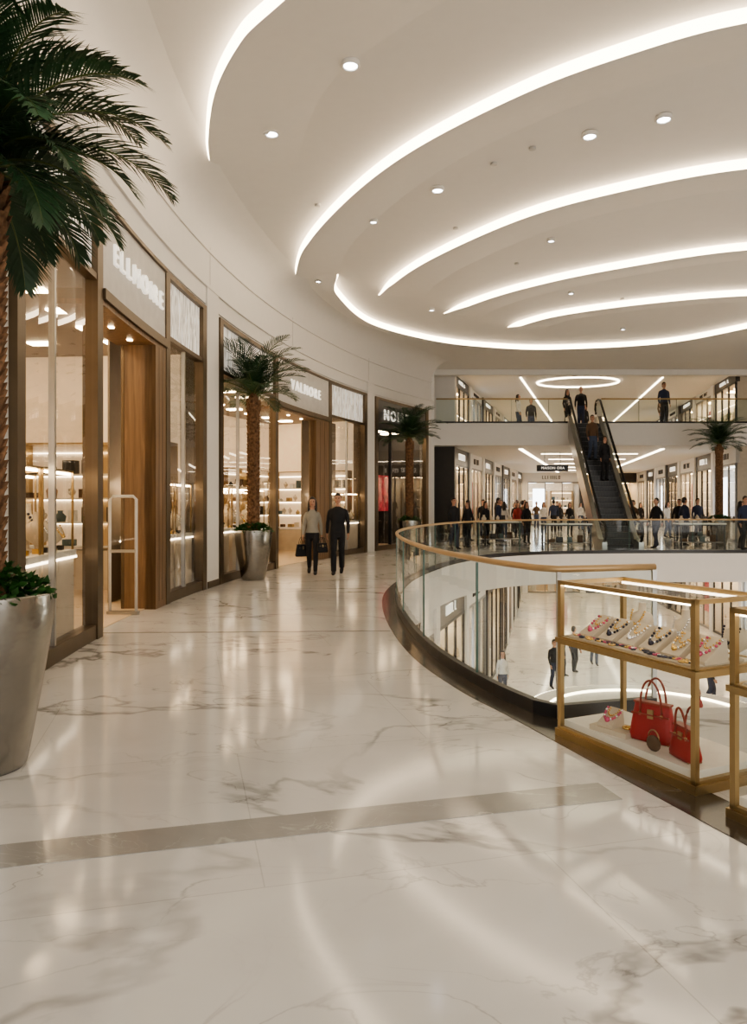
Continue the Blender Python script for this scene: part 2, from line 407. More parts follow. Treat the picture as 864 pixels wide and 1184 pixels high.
def counter(name, T, parent, w=1.2, d=.55, hh=1.02, bs=1.5):
    b = MB()
    b.box(-w/2, w/2, -d/2, d/2, 0, hh-.06, 'velvet', T); b.box(-w/2-.02, w/2+.02, -d/2-.02, d/2+.02, hh-.06, hh, 'whiteshelf', T)
    b.box(-w/2-.01, w/2+.01, -d/2-.01, d/2+.01, 0, .08, 'gold', T)
    b.box(-w/2-.025, w/2+.025, -d/2-.025, -d/2-.02, hh-.09, hh-.065, 'led', T)
    b.box(-w/2-.025, -w/2-.02, -d/2-.025, d/2+.025, hh-.09, hh-.065, 'led', T)
    z0, z1 = hh, hh+.85
    for x in (-w/2, w/2-.02):
        for y in (-d/2, d/2-.02): b.box(x, x+.02, y, y+.02, z0, z1, 'gold', T)
    for x in (-w/2, w/2-.02): b.box(x, x+.02, -d/2, d/2, z1-.02, z1, 'gold', T)
    for y in (-d/2, d/2-.02): b.box(-w/2, w/2, y, y+.02, z1-.02, z1, 'gold', T)
    b.box(-w/2+.03, w/2-.03, d/2-.05, d/2-.02, z1-.05, z1-.025, 'shoplight', T)
    b.box(-w/2+.03, w/2-.03, -d/2+.02, -d/2+.05, z1-.05, z1-.025, 'shoplight', T)
    n_ = max(2, int(w/.22))
    for i in range(n_):
        bust(b, T @ Matrix.Translation((-w/2+w*(i+.5)/n_, (-.1 if i % 2 else .1), z0)), ['gem1', 'gem3', 'gem2', 'gem4'][i % 4], bs*(.8+.2*(i % 3)))
        b.box(-w/2+w*(i+.5)/n_-.03, -w/2+w*(i+.5)/n_+.03, -.2, -.14, z0, z0+.05, 'g_blk' if i % 2 else 'gem4', T)
    return b.obj(name, parent)

# ------------------------------------------------------------------ jewellery storefronts
def wframe(mb, t0, t1, z1, wj=.006, pr=.07):
    mb.arc(t0, t0+wj, 0, z1, -.1, pr, 'bronze'); mb.arc(t1-wj, t1, 0, z1, -.1, pr, 'bronze')
    mb.arc(t0, t1, 0, .16, -.1, pr-.02, 'bronze')
    mb.arc(t0, t1, z1-.08, z1, -.1, pr, 'bronze')

def store(t0, o0, o1, tw, t1, sign, seed, mullA=(), rev=.48, cA=(), cB=()):
    root = empty('jewelry_storefront')
    f = MB()
    ZG = 4.02; ZT = 5.05
    for a, b, mm in ((t0, o0, mullA), (tw, t1, ((tw+t1)/2,))):
        wframe(f, a, b, ZT)
        f.arc(a+.006, b-.006, ZG, ZG+.07, -.08, .06, 'bronze')
        for q in mm: f.arc(q-.0007, q+.0007, .16, ZG, -.03, .03, 'steel')
    f.arc(o0, tw, 3.86, 3.98, -.5, .10, 'bronze')
    f.arc(o0, tw, 3.98, ZT, -.1, .05, 'signpanel')
    f.arc(o0, tw, ZT-.05, ZT, -.1, .09, 'bronze')
    f.arc(o0, o1, 3.80, 3.86, -.5, .06, 'wood')
    for q in range(3): f.arc(o0+(o1-o0)*(q+.5)/3-.001, o0+(o1-o0)*(q+.5)/3+.001, 3.785, 3.80, -.22, -.16, 'shoplight')
    f.arc(o1, tw, 0, 3.86, -.1, .06, 'wood')
    for q in range(1, 3):
        t = o1+(tw-o1)*q/3; f.arc(t-.0003, t+.0003, .1, 3.8, .06, .064, 'bronze')
    f.box(.0, .10, -.06, rev, 0, 3.86, 'wood', FR(o1)); f.box(-.01, .11, rev-.02, rev+.02, 0, 3.86, 'bronze', FR(o1))
    f.box(-.03, 0, -.06, .12, 0, 3.86, 'bronze', FR(o0))
    f.obj('frame', root)
    g = MB()
    g.arcsheet(t0+.006, o0-.006, .16, ZG, 0, 'glass'); g.arcsheet(tw+.006, t1-.006, .16, ZG, 0, 'glass'); g.obj('glazing', root)
    w = MB(); w.arc(t0+.006, o0-.006, ZG+.07, ZT-.08, -.05, 0, 'wavy'); w.arc(tw+.006, t1-.006, ZG+.07, ZT-.08, -.05, 0, 'wavy'); w.obj('textured_panel', root)
    tm = (o0+tw)/2
    rot = FR(tm+.004, .075, 4.5) @ Matrix(((1, 0, 0, 0), (0, 0, -1, 0), (0, 1, 0, 0), (0, 0, 0, 1)))
    text('sign_letters', sign, .36, rot, root)
    i = MB(); D = 3.4
    i.arc(t0, t1, 0, 4.3, -D-.1, -D, 'cream_glow'); i.arc(t0, t1, 0, .01, -D, -.1, 'beige'); i.arc(t0, t1, 4.2, 4.3, -D, -.1, 'taupe')
    i.box(-.1, 0, 0, D, 0, 4.3, 'cream_glow', FR(t0)); i.box(0, .1, 0, .42, 0, 4.3, 'taupe', FR(t1)); i.box(0, .1, .42, D, 0, 4.3, 'cream_glow', FR(t1))
    k = t0+.01
    while k < t1-.02:
        i.arc(k, k+.006, 4.17, 4.2, -1.3, -.9, 'shoplight'); i.arc(k, k+.006, 4.17, 4.2, -2.6, -2.2, 'shoplight'); k += .03
    i.obj('interior_shell', root)
    s = MB()
    Ts = FR(t1) @ Matrix(((0, 1, 0, -.42), (1, 0, 0, .0), (0, 0, 1, 0), (0, 0, 0, 1)))
    shelfunit(s, Ts @ Matrix.Translation((.45, 0, 0)), 1.3, 2.6, .4, 4, seed); shelfunit(s, Ts @ Matrix.Translation((1.9, 0, 0)), 1.3, 2.6, .4, 4, seed+1)
    q = t0+.01; kk = 0
    while q < t1-.05:
        shelfunit(s, FR(q, -D+.45), 1.3, 2.6, .4, 4, seed+5+kk); q += .05; kk += 1
    s.box(0, (t1-tw)*R*.9, .85, .88, 0, 4.1, 'taupe', FR(tw+.004))
    s.obj('wall_shelves', root)
    for (t, dd, w_) in cA+cB: counter('display_counter', FR(t, -dd), root, w=w_)
    return root
store(-.128, -.050, .018, .033, .098, 'ELLMOIRE', 1, (-.094,), .42, ((-.104, .40, .8), (-.076, .40, .9), (-.050, 1.15, 1.0), (-.020, 2.2, 1.1)), ((.052, .42, .8), (.08, .42, .8)))
store(.122, .235, .316, .345, .432, 'VALMORE', 2, (.16, .2), .12, ((.148, .5, 1.0), (.185, .5, 1.0), (.218, .5, .8), (.26, 1.8, 1.1), (.30, 2.2, 1.1)), ((.372, .42, .9), (.41, .42, .9)))
T = FR(.002, -.05); root = empty('security_pedestal'); b = MB()
b.tube([T @ Vector(p) for p in ((0, 0, 0), (0, 0, 1.58), (0, .04, 1.62), (0, .32, 1.62), (0, .36, 1.58), (0, .36, 0))], .022, 'signpanel', 8)
b.quad(T @ Vector((0, .02, .1)), T @ Vector((0, .34, .1)), T @ Vector((0, .34, 1.58)), T @ Vector((0, .02, 1.58)), 'caseglass')
b.box(-.05, .05, -.03, .39, .001, .05, 'steel', T); b.box(-.02, .02, .0, .36, .85, .89, 'steel', T); b.obj('pedestal_frame', root)
root = empty('fashion_storefront'); f = MB()
wframe(f, .452, .578, 5.05)
f.arc(.458, .572, 4.0, 4.97, -.1, .05, 'shopdark'); 
for q in (.49, .53): f.arc(q-.001, q+.001, .16, 4.0, -.05, .05, 'blk')
f.obj('frame', root)
g = MB(); g.arcsheet(.458, .572, .16, 4.0, 0, 'glass'); g.obj('glazing', root)
i = MB(); i.arc(.452, .578, 0, 4.3, -2.5, -2.4, 'shopgrey'); i.arc(.452, .578, 4.2, 4.3, -2.4, -.1, 'shopdark'); i.arc(.452, .578, 0, .01, -2.4, -.1, 'beige')
i.box(-.1, 0, 0, 2.4, 0, 4.3, 'shopdark', FR(.452)); i.box(0, .1, 0, 2.4, 0, 4.3, 'shopdark', FR(.578))
for k in (.47, .50, .53, .56): i.arc(k-.004, k+.004, 4.16, 4.2, -1.6, -.8, 'shoplight')
shelfunit(i, FR(.535, -2.0), 1.2, 2.4, .35, 4, 40); i.arc(.468, .492, 1.3, 2.5, -.12, -.08, 'poster')
i.obj('interior_shell', root)
text('sign_letters', 'NOIRE', .5, FR(.500, .09, 4.5) @ Matrix(((1, 0, 0, 0), (0, 0, -1, 0), (0, 1, 0, 0), (0, 0, 0, 1))), root)

# ------------------------------------------------------------------ ceiling rings (light coves)
def cove(name, pts, side, width, n=10, drop=.15, t_in=6, t_out=6):
    pa = [(p.x, p.y) for p in catmull(pts, n)]; N = len(pa)
    tp = [min(1, (i+.3)/t_in if t_in else 1, (N-1-i+.3)/t_out if t_out else 1) for i in range(N)]
    b = MB(); s_ = side
    b.sweep(pa, [(0, H-.001), (s_*.035, lambda t: H-.002-drop*t)], 'cove', False, True, tp)
    b.sweep(pa, [(s_*.035, lambda t: H-.002-drop*t), (s_*.25, lambda t: H-.002-drop*t), (s_*width*.55, lambda t: H-.002-drop*.45*t), (s_*width, lambda t: H-.002)], 'ceil', False, True, tp)
    return b.obj(name)
cove('ceiling_light_cove', [(3.5, 5.3), (1.5, 5.9), (.0, 6.7), (-1.17, 7.86), (-1.61, 8.44), (-2.07, 9.39), (-2.42, 10.6), (-2.62, 11.6)], -1, 1.4, t_out=16)
cove('ceiling_light_cove', [(10, 7.9), (7.5, 7.6), (5.6, 7.65), (4.05, 7.97), (2.99, 8.52), (1.86, 9.39), (.49, 10.95), (-.56, 12.8), (-1.46, 15.1), (-1.9, 17.4)], -1, 1.0, t_out=12)
cove('ceiling_light_cove', [(13, 13.2), (10.5, 11.8), (8, 11.2), (5.8, 11.45), (4.1, 12.3), (2.67, 13.5), (1.25, 15.6), (.45, 17.4), (.12, 18.9)], -1, 1.2, t_out=10)
cove('ceiling_light_cove', [(13, 16.2), (10.5, 15.1), (7.67, 15.1), (5.19, 16.45), (3.54, 17.9), (2.47, 19.4), (1.97, 20.7)], -1, 1.2, t_out=10)
cove('ceiling_light_cove', [(13.5, 19.6), (11.5, 18.4), (9.37, 18.4), (7.2, 19.1), (5.2, 20.3), (4.3, 21.5), (4.06, 22.3)], -1, 1.2, t_out=10)
cove('ceiling_light_cove', [(-.82, 17.2), (-.87, 18.4), (-.05, 21.25), (1.87, 23.4), (3.8, 24.4), (6.04, 24.75), (9.3, 23.9), (11.0, 21.9), (12.2, 19.5), (12.6, 17)], 1, .7, t_in=8)

DL = [(-.28, 8.95, 1), (-1.47, 10.6, 1), (3.14, 10.67, 1), (4.03, 10.2, 1), (1.09, 12.5, 1), (0, 13.9, 0), (-1.32, 17.6, 0), (3.6, 14.9, 0), (7.6, 22.4, 0), (9.5, 13.5, 1), (5.0, 18.6, 0), (1.6, 20.2, 0)]
for k, (x, y, lit) in enumerate(DL):
    b = MB(); rr_ = .1 if lit else .07
    b.tube([(x+rr_*math.cos(a*PI/10), y+rr_*math.sin(a*PI/10), H-.05) for a in range(20)], .018, 'white', 6, True)
    b.lathe([(rr_*.85, -.045), (rr_*.85, -.04)], 20, 'down', (x, y, H)); b.lathe([(rr_*1.1, -.04), (rr_*1.1, -.002)], 20, 'white', (x, y, H)); b.obj('recessed_downlight')
for (x, y) in [(1.9, 11.6), (2.4, 11.1), (-.4, 8.1), (1.6, 14.3), (4.9, 12.7), (3.2, 16.4), (-1.0, 13.2), (6.5, 19.2)]:
    b = MB(); b.lathe([(.045, -.016), (.055, -.012), (.055, -.001)], 14, 'signpanel', (x, y, H-.02)); b.lathe([(.05, -.02), (.05, 0)], 10, 'signpanel', (x, y, H)); b.obj('ceiling_sprinkler')

# ------------------------------------------------------------------ enclosure
mb = MB(); mb.box(26, 26.3, -9, 57, -5, H, 'white'); mb.obj('wall_right')
mb = MB(); mb.box(-8, 26, 56.6, 56.9, -5, H, 'white'); mb.obj('wall_back')
mb = MB(); mb.box(-8.3, -8, -9, 57, -5, H, 'white'); mb.obj('wall_outer')
mb = MB(); mb.box(2.1, 27, YS-.04, YS, Z2-.06, Z2+.02, 'white'); mb.box(2.1, 27, YS-.05, YS+.3, H-.22, H-.001, 'white'); mb.obj('trim_4')

# ------------------------------------------------------------------ distant storefront units
def unit(key, w, h, variant):
    rnd = random.Random(variant*7+3); b = MB(); dark = variant in (0, 2)
    fr = 'blk' if dark else 'shopgrey'; D = 1.8; hd = h*.17; pil = .42
    b.box(0, pil, -.10, D, 0, h, 'white' if variant != 0 else 'shopdark'); 
    b.box(pil, w, -.02, .15, h-hd, h, 'shopdark' if dark else 'white')
    b.box(pil, w, D, D+.05, 0, h, 'cream_glow'); b.box(w-.03, w, 0, D, 0, h, 'velvet')
    b.box(pil, w, 0, D, h-hd-.04, h-hd, 'velvet'); b.box(pil, w, 0, D, 0, .02, 'beige')
    for q in range(3): b.box(pil+.3+q*(w-pil)/3, pil+.3+q*(w-pil)/3+.5, .4, 1.3, h-hd-.07, h-hd-.04, 'shoplight' if variant != 3 else 'ledcool')
    nm = 3
    for q in range(nm+1):
        x = pil+(w-pil-.06)*q/nm; b.box(x, x+.06, -.03, .05, 0, h-hd, fr)
    b.box(pil, w, -.03, .05, 0, .1, fr); b.box(pil, w, -.03, .05, h-hd-.08, h-hd, fr)
    b.quad((pil, 0, .1), (w, 0, .1), (w, 0, h-hd), (pil, 0, h-hd), 'glass')
    x = w*.35; zc = h-hd*.5; lh = hd*.38
    for q in range(7):
        lt = 'letter' if dark else 'shopdark'
        if rnd.random() < .85:
            b.box(x, x+.04, -.05, -.02, zc-lh/2, zc+lh/2, lt)
            if rnd.random() < .6: b.box(x, x+.13, -.05, -.02, zc+lh/2-.03, zc+lh/2, lt)
            if rnd.random() < .6: b.box(x, x+.13, -.05, -.02, zc-lh/2, zc-lh/2+.03, lt)
            if rnd.random() < .5: b.box(x+.1, x+.13, -.05, -.02, zc-lh/2, zc+lh/2, lt)
        x += .2
    for q in range(2):
        shelfunit(b, Matrix.Translation((pil+.15+q*(w-pil)/2, D-.45, 0)), (w-pil)/2-.3, (h-hd)*.8, .4, 3, variant*11+q)
    for q in range(3):
        x = pil+.5+q*(w-pil-.6)/2.4
        b.box(x-.22, x+.22, .35, .75, 0, .75, 'whiteshelf'); goods_row(b, Matrix.Identity(4), x-.2, x+.22, .75, .9, variant+q*3)
    if variant == 1: b.box(w*.55, w*.8, .2, .23, .8, h-hd-.6, 'poster')
    if variant == 3: b.box(w*.2, w*.4, .2, .23, .9, h-hd-.5, 'ledcool')
    return b.mesh(key)
UM = {}
def getunit(w, h, v):
    k = (round(w, 2), round(h, 2), v)
    if k not in UM: UM[k] = unit('storefront_mesh', w, h, v)
    return UM[k]
def line(p0, p1, z, h, w0, off=0):
    a = Vector(p0); b = Vector(p1); L_ = (b-a).length; n_ = max(1, round(L_/w0)); w = L_/n_; d = (b-a).normalized(); rz = math.atan2(d.y, d.x)
    for i in range(n_):
        q = a+d*w*i; mkobj('distant_storefront', getunit(w, h, (i+off) % 4), None, TR(q.x, q.y, z, rz))
LL = ((3.2, 29.9), (11, 54.5)); RLn = ((19.6, 54.5), (14.75, 29.9))
line(*LL, .0, ZU, 3.7, 0); line(*RLn, .0, ZU, 3.7, 1); line((11, 54.5), (19.6, 54.5), .0, ZU, 4.3, 3)
line(*LL, Z2, H-Z2, 3.7, 2); line(*RLn, Z2, H-Z2, 3.7, 0); line((11, 54.5), (19.6, 54.5), Z2, H-Z2, 4.3, 1)
line((0.2, 14), (5.2, 30), -5, 4.05, 4.2, 1); line((5.2, 30), (11, 54.5), -5, 4.05, 4.2, 0); line((19.6, 54.5), (16.5, 30), -5, 4.05, 4.2, 2); line((16.5, 30), (22, 14), -5, 4.05, 4.2, 2); line((11, 54.5), (19.6, 54.5), -5, 4.05, 4.3, 1)
line((24.0, 28), (24.0, -6), 0, ZU, 4.25, 1)
mb = MB(); mb.box(15.3, 26, YS+.02, YS+.16, 0, ZU, 'white'); mb.box(15.3, 26, YS+.12, YS+.26, Z2, H-.23, 'white'); mb.obj('wall_right_return')

def strip(b, a, c, z, w=.12, mt='led'):
    a = Vector(a); c = Vector(c); d = (c-a).normalized(); n_ = Vector((-d.y, d.x))*w/2
    b.add([(*(a-n_), z), (*(a+n_), z), (*(c+n_), z), (*(c-n_), z), (*(a-n_), z+.03), (*(a+n_), z+.03), (*(c+n_), z+.03), (*(c-n_), z+.03)], [(0, 1, 2, 3), (0, 4, 5, 1), (1, 5, 6, 2), (2, 6, 7, 3), (3, 7, 4, 0)], mt)
b = MB()
for z in (ZU-.031, H-.031, -.931):
    ww_ = .07 if z > 5 else .15
    strip(b, (6.2, 31), (13.3, 53), z, ww_); strip(b, (12.2, 31), (16.6, 53), z, ww_)
    for y in (34, 38, 42, 46, 50):
        xl = 6.2+(y-31)*7.1/22; xr = 12.2+(y-31)*4.4/22
        if z != H-.031: strip(b, (xl+.6, y), (xr-.6, y), z, .12)
b.tube([(8.95+1.75*math.cos(a*PI/20), 32.2+1.3*math.sin(a*PI/20), H-.02) for a in range(40)], .045, 'led', 6, True)
b.obj('linear_ceiling_light')
b = MB()
b.tube([(9+2.6*math.cos(a*PI/24), 26.4+2.4*math.sin(a*PI/24), -.96) for a in range(48)], .07, 'led', 6, True)
b.obj('ring_light')
for (x, y) in ((6, 14), (13, 16), (9, 27), (12, 36)):
    ld = bpy.data.lights.new('lower', 'POINT'); ld.energy = 130; ld.shadow_soft_size = .25; ld.color = (1, .9, .78)
    lo = bpy.data.objects.new('lower_level_fill', ld); col.objects.link(lo); lo.location = (x, y, -1.3)  # added fill light without a fixture, brightens the lower level
b = MB(); cpa = [(7.4+3.0*math.cos(a), 19.5+3.0*math.sin(a)) for a in [PI*(.05+.9*k/30) for k in range(31)]]
b.sweep(cpa, [(-.25, -5), (-.25, -4.05), (.25, -4.05), (.25, -5)], 'whiteshelf'); b.sweep(cpa, [(-.29, -4.12), (-.29, -4.06), (-.25, -4.06), (-.25, -4.12)], 'led'); b.sweep(cpa, [(.25, -4.12), (.25, -4.06), (.29, -4.06), (.29, -4.12)], 'led'); b.obj('curved_information_counter')

# ------------------------------------------------------------------ balustrades
def balustrade(name, path, z, cap='railwood', hgt=1.05, seam=1.7, capr=.025):
    root = empty(name); b = MB()
    b.sweep(path, [(-.03, z), (-.03, z+.10), (.03, z+.10), (.03, z)], 'blk'); b.obj('base_shoe', root)
    b = MB(); b.sweep(path, [(0, z+.09), (0, z+hgt-.02)], 'railglass', False, False); b.obj('glass_panels', root)
    b = MB(); b.tube([(p[0], p[1], z+hgt) for p in path], capr, cap, 10); b.obj('handrail', root)
    b = MB(); acc = 0; last = Vector(path[0])
    for i in range(1, len(path)):
        p = Vector(path[i]); acc += (p-last).length; 
        if acc > seam:
            t = (p-last).normalized(); rz = math.atan2(t.y, t.x); b.box(-.006, .006, -.009, .009, z+.09, z+hgt-.03, 'glassedge', TR(p.x, p.y, 0, rz)); acc = 0
        last = p
    b.obj('glass_seams', root); return root
bal = [(2.05, 5.36), (1.7, 5.27), (1.30, 5.16)]
near = bal+[(x-.05, y+.02) for x, y in vpath[1:]]
r = balustrade('glass_balustrade', near, 0)
b = MB(); b.box(1.285, 1.315, 5.14, 5.17, 0, 1.03, 'steel'); b.box(2.03, 2.06, 5.34, 5.37, 0, 1.03, 'steel'); b.obj('posts', r)
balustrade('upper_balustrade', [(2.5+.5*i, YS+.06) for i in range(11)]+[(7.75, YS+.06)], Z2, 'gold', 1.0, 1.4, .03)
balustrade('upper_balustrade', [(9.1+.5*i, YS+.06) for i in range(34)], Z2, 'gold', 1.0, 1.4, .03)

# ------------------------------------------------------------------ escalator
def escalator():
    root = empty('escalator'); B = Vector((8.1, 24.3, 0)); Tt = Vector((8.42, YS, Z2)); hd = Vector((Tt.x-B.x, Tt.y-B.y, 0)); L_ = hd.length; rz = math.atan2(hd.y, hd.x)
    T = TR(B.x, B.y, 0, rz); n_ = 24; b = MB()
    for i in range(n_):
        x = L_*i/n_; z = Z2*i/n_; b.box(x, x+L_/n_+.02, -.5, .5, z-.12, z+Z2/n_, 'blk', T)
        b.box(x, x+.012, -.5, .5, z+Z2/n_-.01, z+Z2/n_+.002, 'shopgrey', T)
        for g_ in range(-4, 5): b.box(x-.003, x, g_*.1-.02, g_*.1+.02, z, z+Z2/n_-.02, 'rubber', T)
    b.box(-.6, 0, -.55, .55, 0, .02, 'steel', T); b.obj('steps', root)
    b = MB(); g = MB(); hr = MB()
    for s_ in (-1, 1):
        y0, y1 = (s_*.5, s_*.66)
        ya, yb = min(y0, y1), max(y0, y1)
        vs = [(-.55, ya, 0), (-.55, ya, .3), (0, ya, .38), (L_, ya, Z2+.3), (L_+.5, ya, Z2+.3), (L_+.5, ya, Z2-.3), (L_, ya, Z2-.5), (.55, ya, 0)]
        vs2 = [(x, yb, z) for x, _, z in vs]; k = len(vs)
        b.add(vs+vs2, [tuple(range(k)), tuple(range(2*k-1, k-1, -1))]+[(i, (i+1) % k+0, (i+1) % k+k, i+k) for i in range(k)], 'steel', False, T)
        yc = s_*.58
        g.add([(-.5, yc, .3), (0, yc, .38), (L_, yc, Z2+.3), (L_+.5, yc, Z2+.3), (L_+.5, yc, Z2+.92), (L_, yc, Z2+.92), (0, yc, 1.0), (-.5, yc, .92)], [(0, 1, 6, 7), (1, 2, 5, 6), (2, 3, 4, 5)], 'railglass', False, T)
        path = [(-.45, .3), (-.6, .36), (-.7, .5), (-.72, .66), (-.66, .82), (-.5, .93), (-.3, .96), (0, 1.02), (L_*.5, Z2/2+1.0), (L_-.1, Z2+.92), (L_+.2, Z2+.98), (L_+.5, Z2+.97), (L_+.66, Z2+.85), (L_+.7, Z2+.65), (L_+.6, Z2+.45)]
        hr.tube([T @ Vector((x, yc, z)) for x, z in path], .045, 'rubber', 8)
        hr.tube([T @ Vector((x, yc, z-.06)) for x, z in path[6:12]], .03, 'steel', 6)
    b.add([(.6, -.6, 0.0), (.6, .6, 0.0), (L_, .6, Z2-.55), (L_, -.6, Z2-.55)], [(0, 3, 2, 1)], 'shopdark', False, T)
    b.obj('truss_cladding', root); g.obj('glass_sides', root); hr.obj('handrails', root)
escalator()

root = empty('hanging_sign'); b = MB(); b.box(7.35, 8.75, 33, 33.12, 3.02, 3.30, 'blk'); b.tube([(7.7, 33.06, 3.3), (7.7, 33.06, ZU)], .012, 'blk'); b.tube([(8.4, 33.06, 3.3), (8.4, 33.06, ZU)], .012, 'blk'); b.obj('panel', root)
text('lettering', 'MAISON ORA', .16, Matrix(((1, 0, 0, 8.05), (0, 0, -1, 32.985), (0, 1, 0, 3.16), (0, 0, 0, 1))), root, ext=.005, sp=1.1)

# ------------------------------------------------------------------ palms
def planter_mesh():
    b = MB()
    prof = [(.22, 0), (.235, .02), (.27, .2), (.315, .45), (.355, .7), (.38, .9), (.385, .99), (.385, 1.0), (.365, 1.0), (.355, .93)]
    b.lathe(prof[:], 40, 'planter'); b.lathe([(.35, .90), (.355, .94)], 30, 'soil'); return b.mesh('planter')
def palm_mesh(nf, nl, L0, seed, droop=1.0, hc=4.0, tr=1.0, lw=.009, elmax=82, espan=72):
    rnd = random.Random(seed); b = MB()
    b.lathe([(.14*tr, .9), (.115*tr, 1.1), (.10*tr, 2.0), (.10*tr, 3.0), (.12*tr, hc-.25), (.10, hc-.05), (.04, hc+.05)], 14, 'trunk')
    nsc = 400; z0 = .95
    for i in range(nsc):
        a = i*2.39996; z = z0+(hc-.15-z0)*i/nsc; rr = .098*tr+(.02 if z > hc-.4 else 0); w = .036; h = .085; o = .032+.012*rnd.random()
        ca, sa = math.cos(a), math.sin(a); tx, ty = -sa, ca
        def q(u, v, d_): return ((rr+d_)*ca+tx*u, (rr+d_)*sa+ty*u, z+v)
        vs = [q(-w, 0, -.01), (q(0, -h*.6, 0)), q(w, 0, -.01), q(w*.5, h, o), q(-w*.5, h, o), q(0, h*.9, -.01)]
        b.add(vs, [(0, 1, 3, 4), (1, 2, 3), (2, 5, 3), (0, 4, 5), (3, 5, 4)], 'trunk')
    for i in range(nf):
        f = i/(nf-1); a = i*2.39996+rnd.random()*.3; el = math.radians(elmax-f*espan+rnd.uniform(-8, 8)); L_ = L0*(.75+.35*math.sin(PI*min(1, f+.25)))*rnd.uniform(.9, 1.1)
        seg = 14; p = Vector((0, 0, hc-.02+(.05*(1-f)))); pts = [p.copy()]; dirs = []
        for k in range(seg):
            e = el-droop*((k/seg)**1.3)*math.radians(95-30*f)*.95
            d = Vector((math.cos(a)*math.cos(e), math.sin(a)*math.cos(e), math.sin(e))); dirs.append(d); p = p+d*L_/seg; pts.append(p.copy())
        dirs.append(dirs[-1])
        b.tube(pts, [.012*(1-.85*k/seg) for k in range(seg+1)], 'rachis', 4)
        side0 = Vector((-math.sin(a), math.cos(a), 0))
        for k in range(nl):
            s_ = .1+.9*k/(nl-1); x = s_*seg; ii = min(seg-1, int(x)); fr = x-ii; c = pts[ii].lerp(pts[ii+1], fr); d = dirs[ii]
            up = side0.cross(d)*-1
            if up.z < 0: up = -up
            ll = L0*.30*(math.sin(PI*min(1, .18+s_*.78))**.7)*rnd.uniform(.85, 1.1); w = lw*(1+.3*rnd.random())
            for sg in (-1, 1):
                fw = .85+.7*s_
                v = (side0*sg+d*fw+up*(.25+rnd.uniform(-.15, .15))).normalized()
                m1 = c+v*ll*.5; v2 = (v+Vector((0, 0, -.35))+Vector((rnd.uniform(-.1, .1), rnd.uniform(-.1, .1), 0))).normalized(); e_ = m1+v2*ll*.5
                wd = d.cross(v).cross(v).normalized()*w
                b.add([c-wd*.6, c+wd*.6, m1+wd, m1-wd, e_], [(0, 1, 2, 3), (3, 2, 4)], 'leaf')
    return b.mesh('palm')
def shrub_mesh(seed=3):
    rnd = random.Random(seed); b = MB()
    for i in range(750):
        a = rnd.random()*2*PI; r_ = math.sqrt(rnd.random())*.37; z = .93+(.20*(1-(r_/.40)**2)+.03)*rnd.random()**.5
        c = Vector((r_*math.cos(a), r_*math.sin(a), z)); d = Vector((math.cos(a)*.8+rnd.uniform(-.7, .7), math.sin(a)*.8+rnd.uniform(-.7, .7), rnd.uniform(-.1, .9))).normalized()
        s_ = d.cross(Vector((rnd.random(), rnd.random(), 1))).normalized()*.02; l_ = rnd.uniform(.04, .075)
        b.add([c, c+d*l_*.5+s_, c+d*l_, c+d*l_*.5-s_], [(0, 1, 2, 3)], 'leaf2')
    return b.mesh('shrub')
PLM = planter_mesh(); SHM = shrub_mesh()
pmNear = palm_mesh(46, 50, 1.08, 11, 1.15, 3.46, .95, .0068, 86, 100); pmFar = palm_mesh(38, 30, 1.30, 5, .85, 3.72, 1, .009, 80, 70)
for (x, y, rz, me) in ((-2.235, 4.2, .4, pmNear), (-2.42, 14.8, 1.2, pmFar), (1.2, 24.4, 2.6, pmFar), (12.7, 27.0, .3, pmFar)):
    root = empty('potted_palm', (x, y, 0), rz)
    for nm, m_ in (('planter', PLM), ('palm_tree', me), ('underplanting', SHM)): mkobj(nm, m_, root)

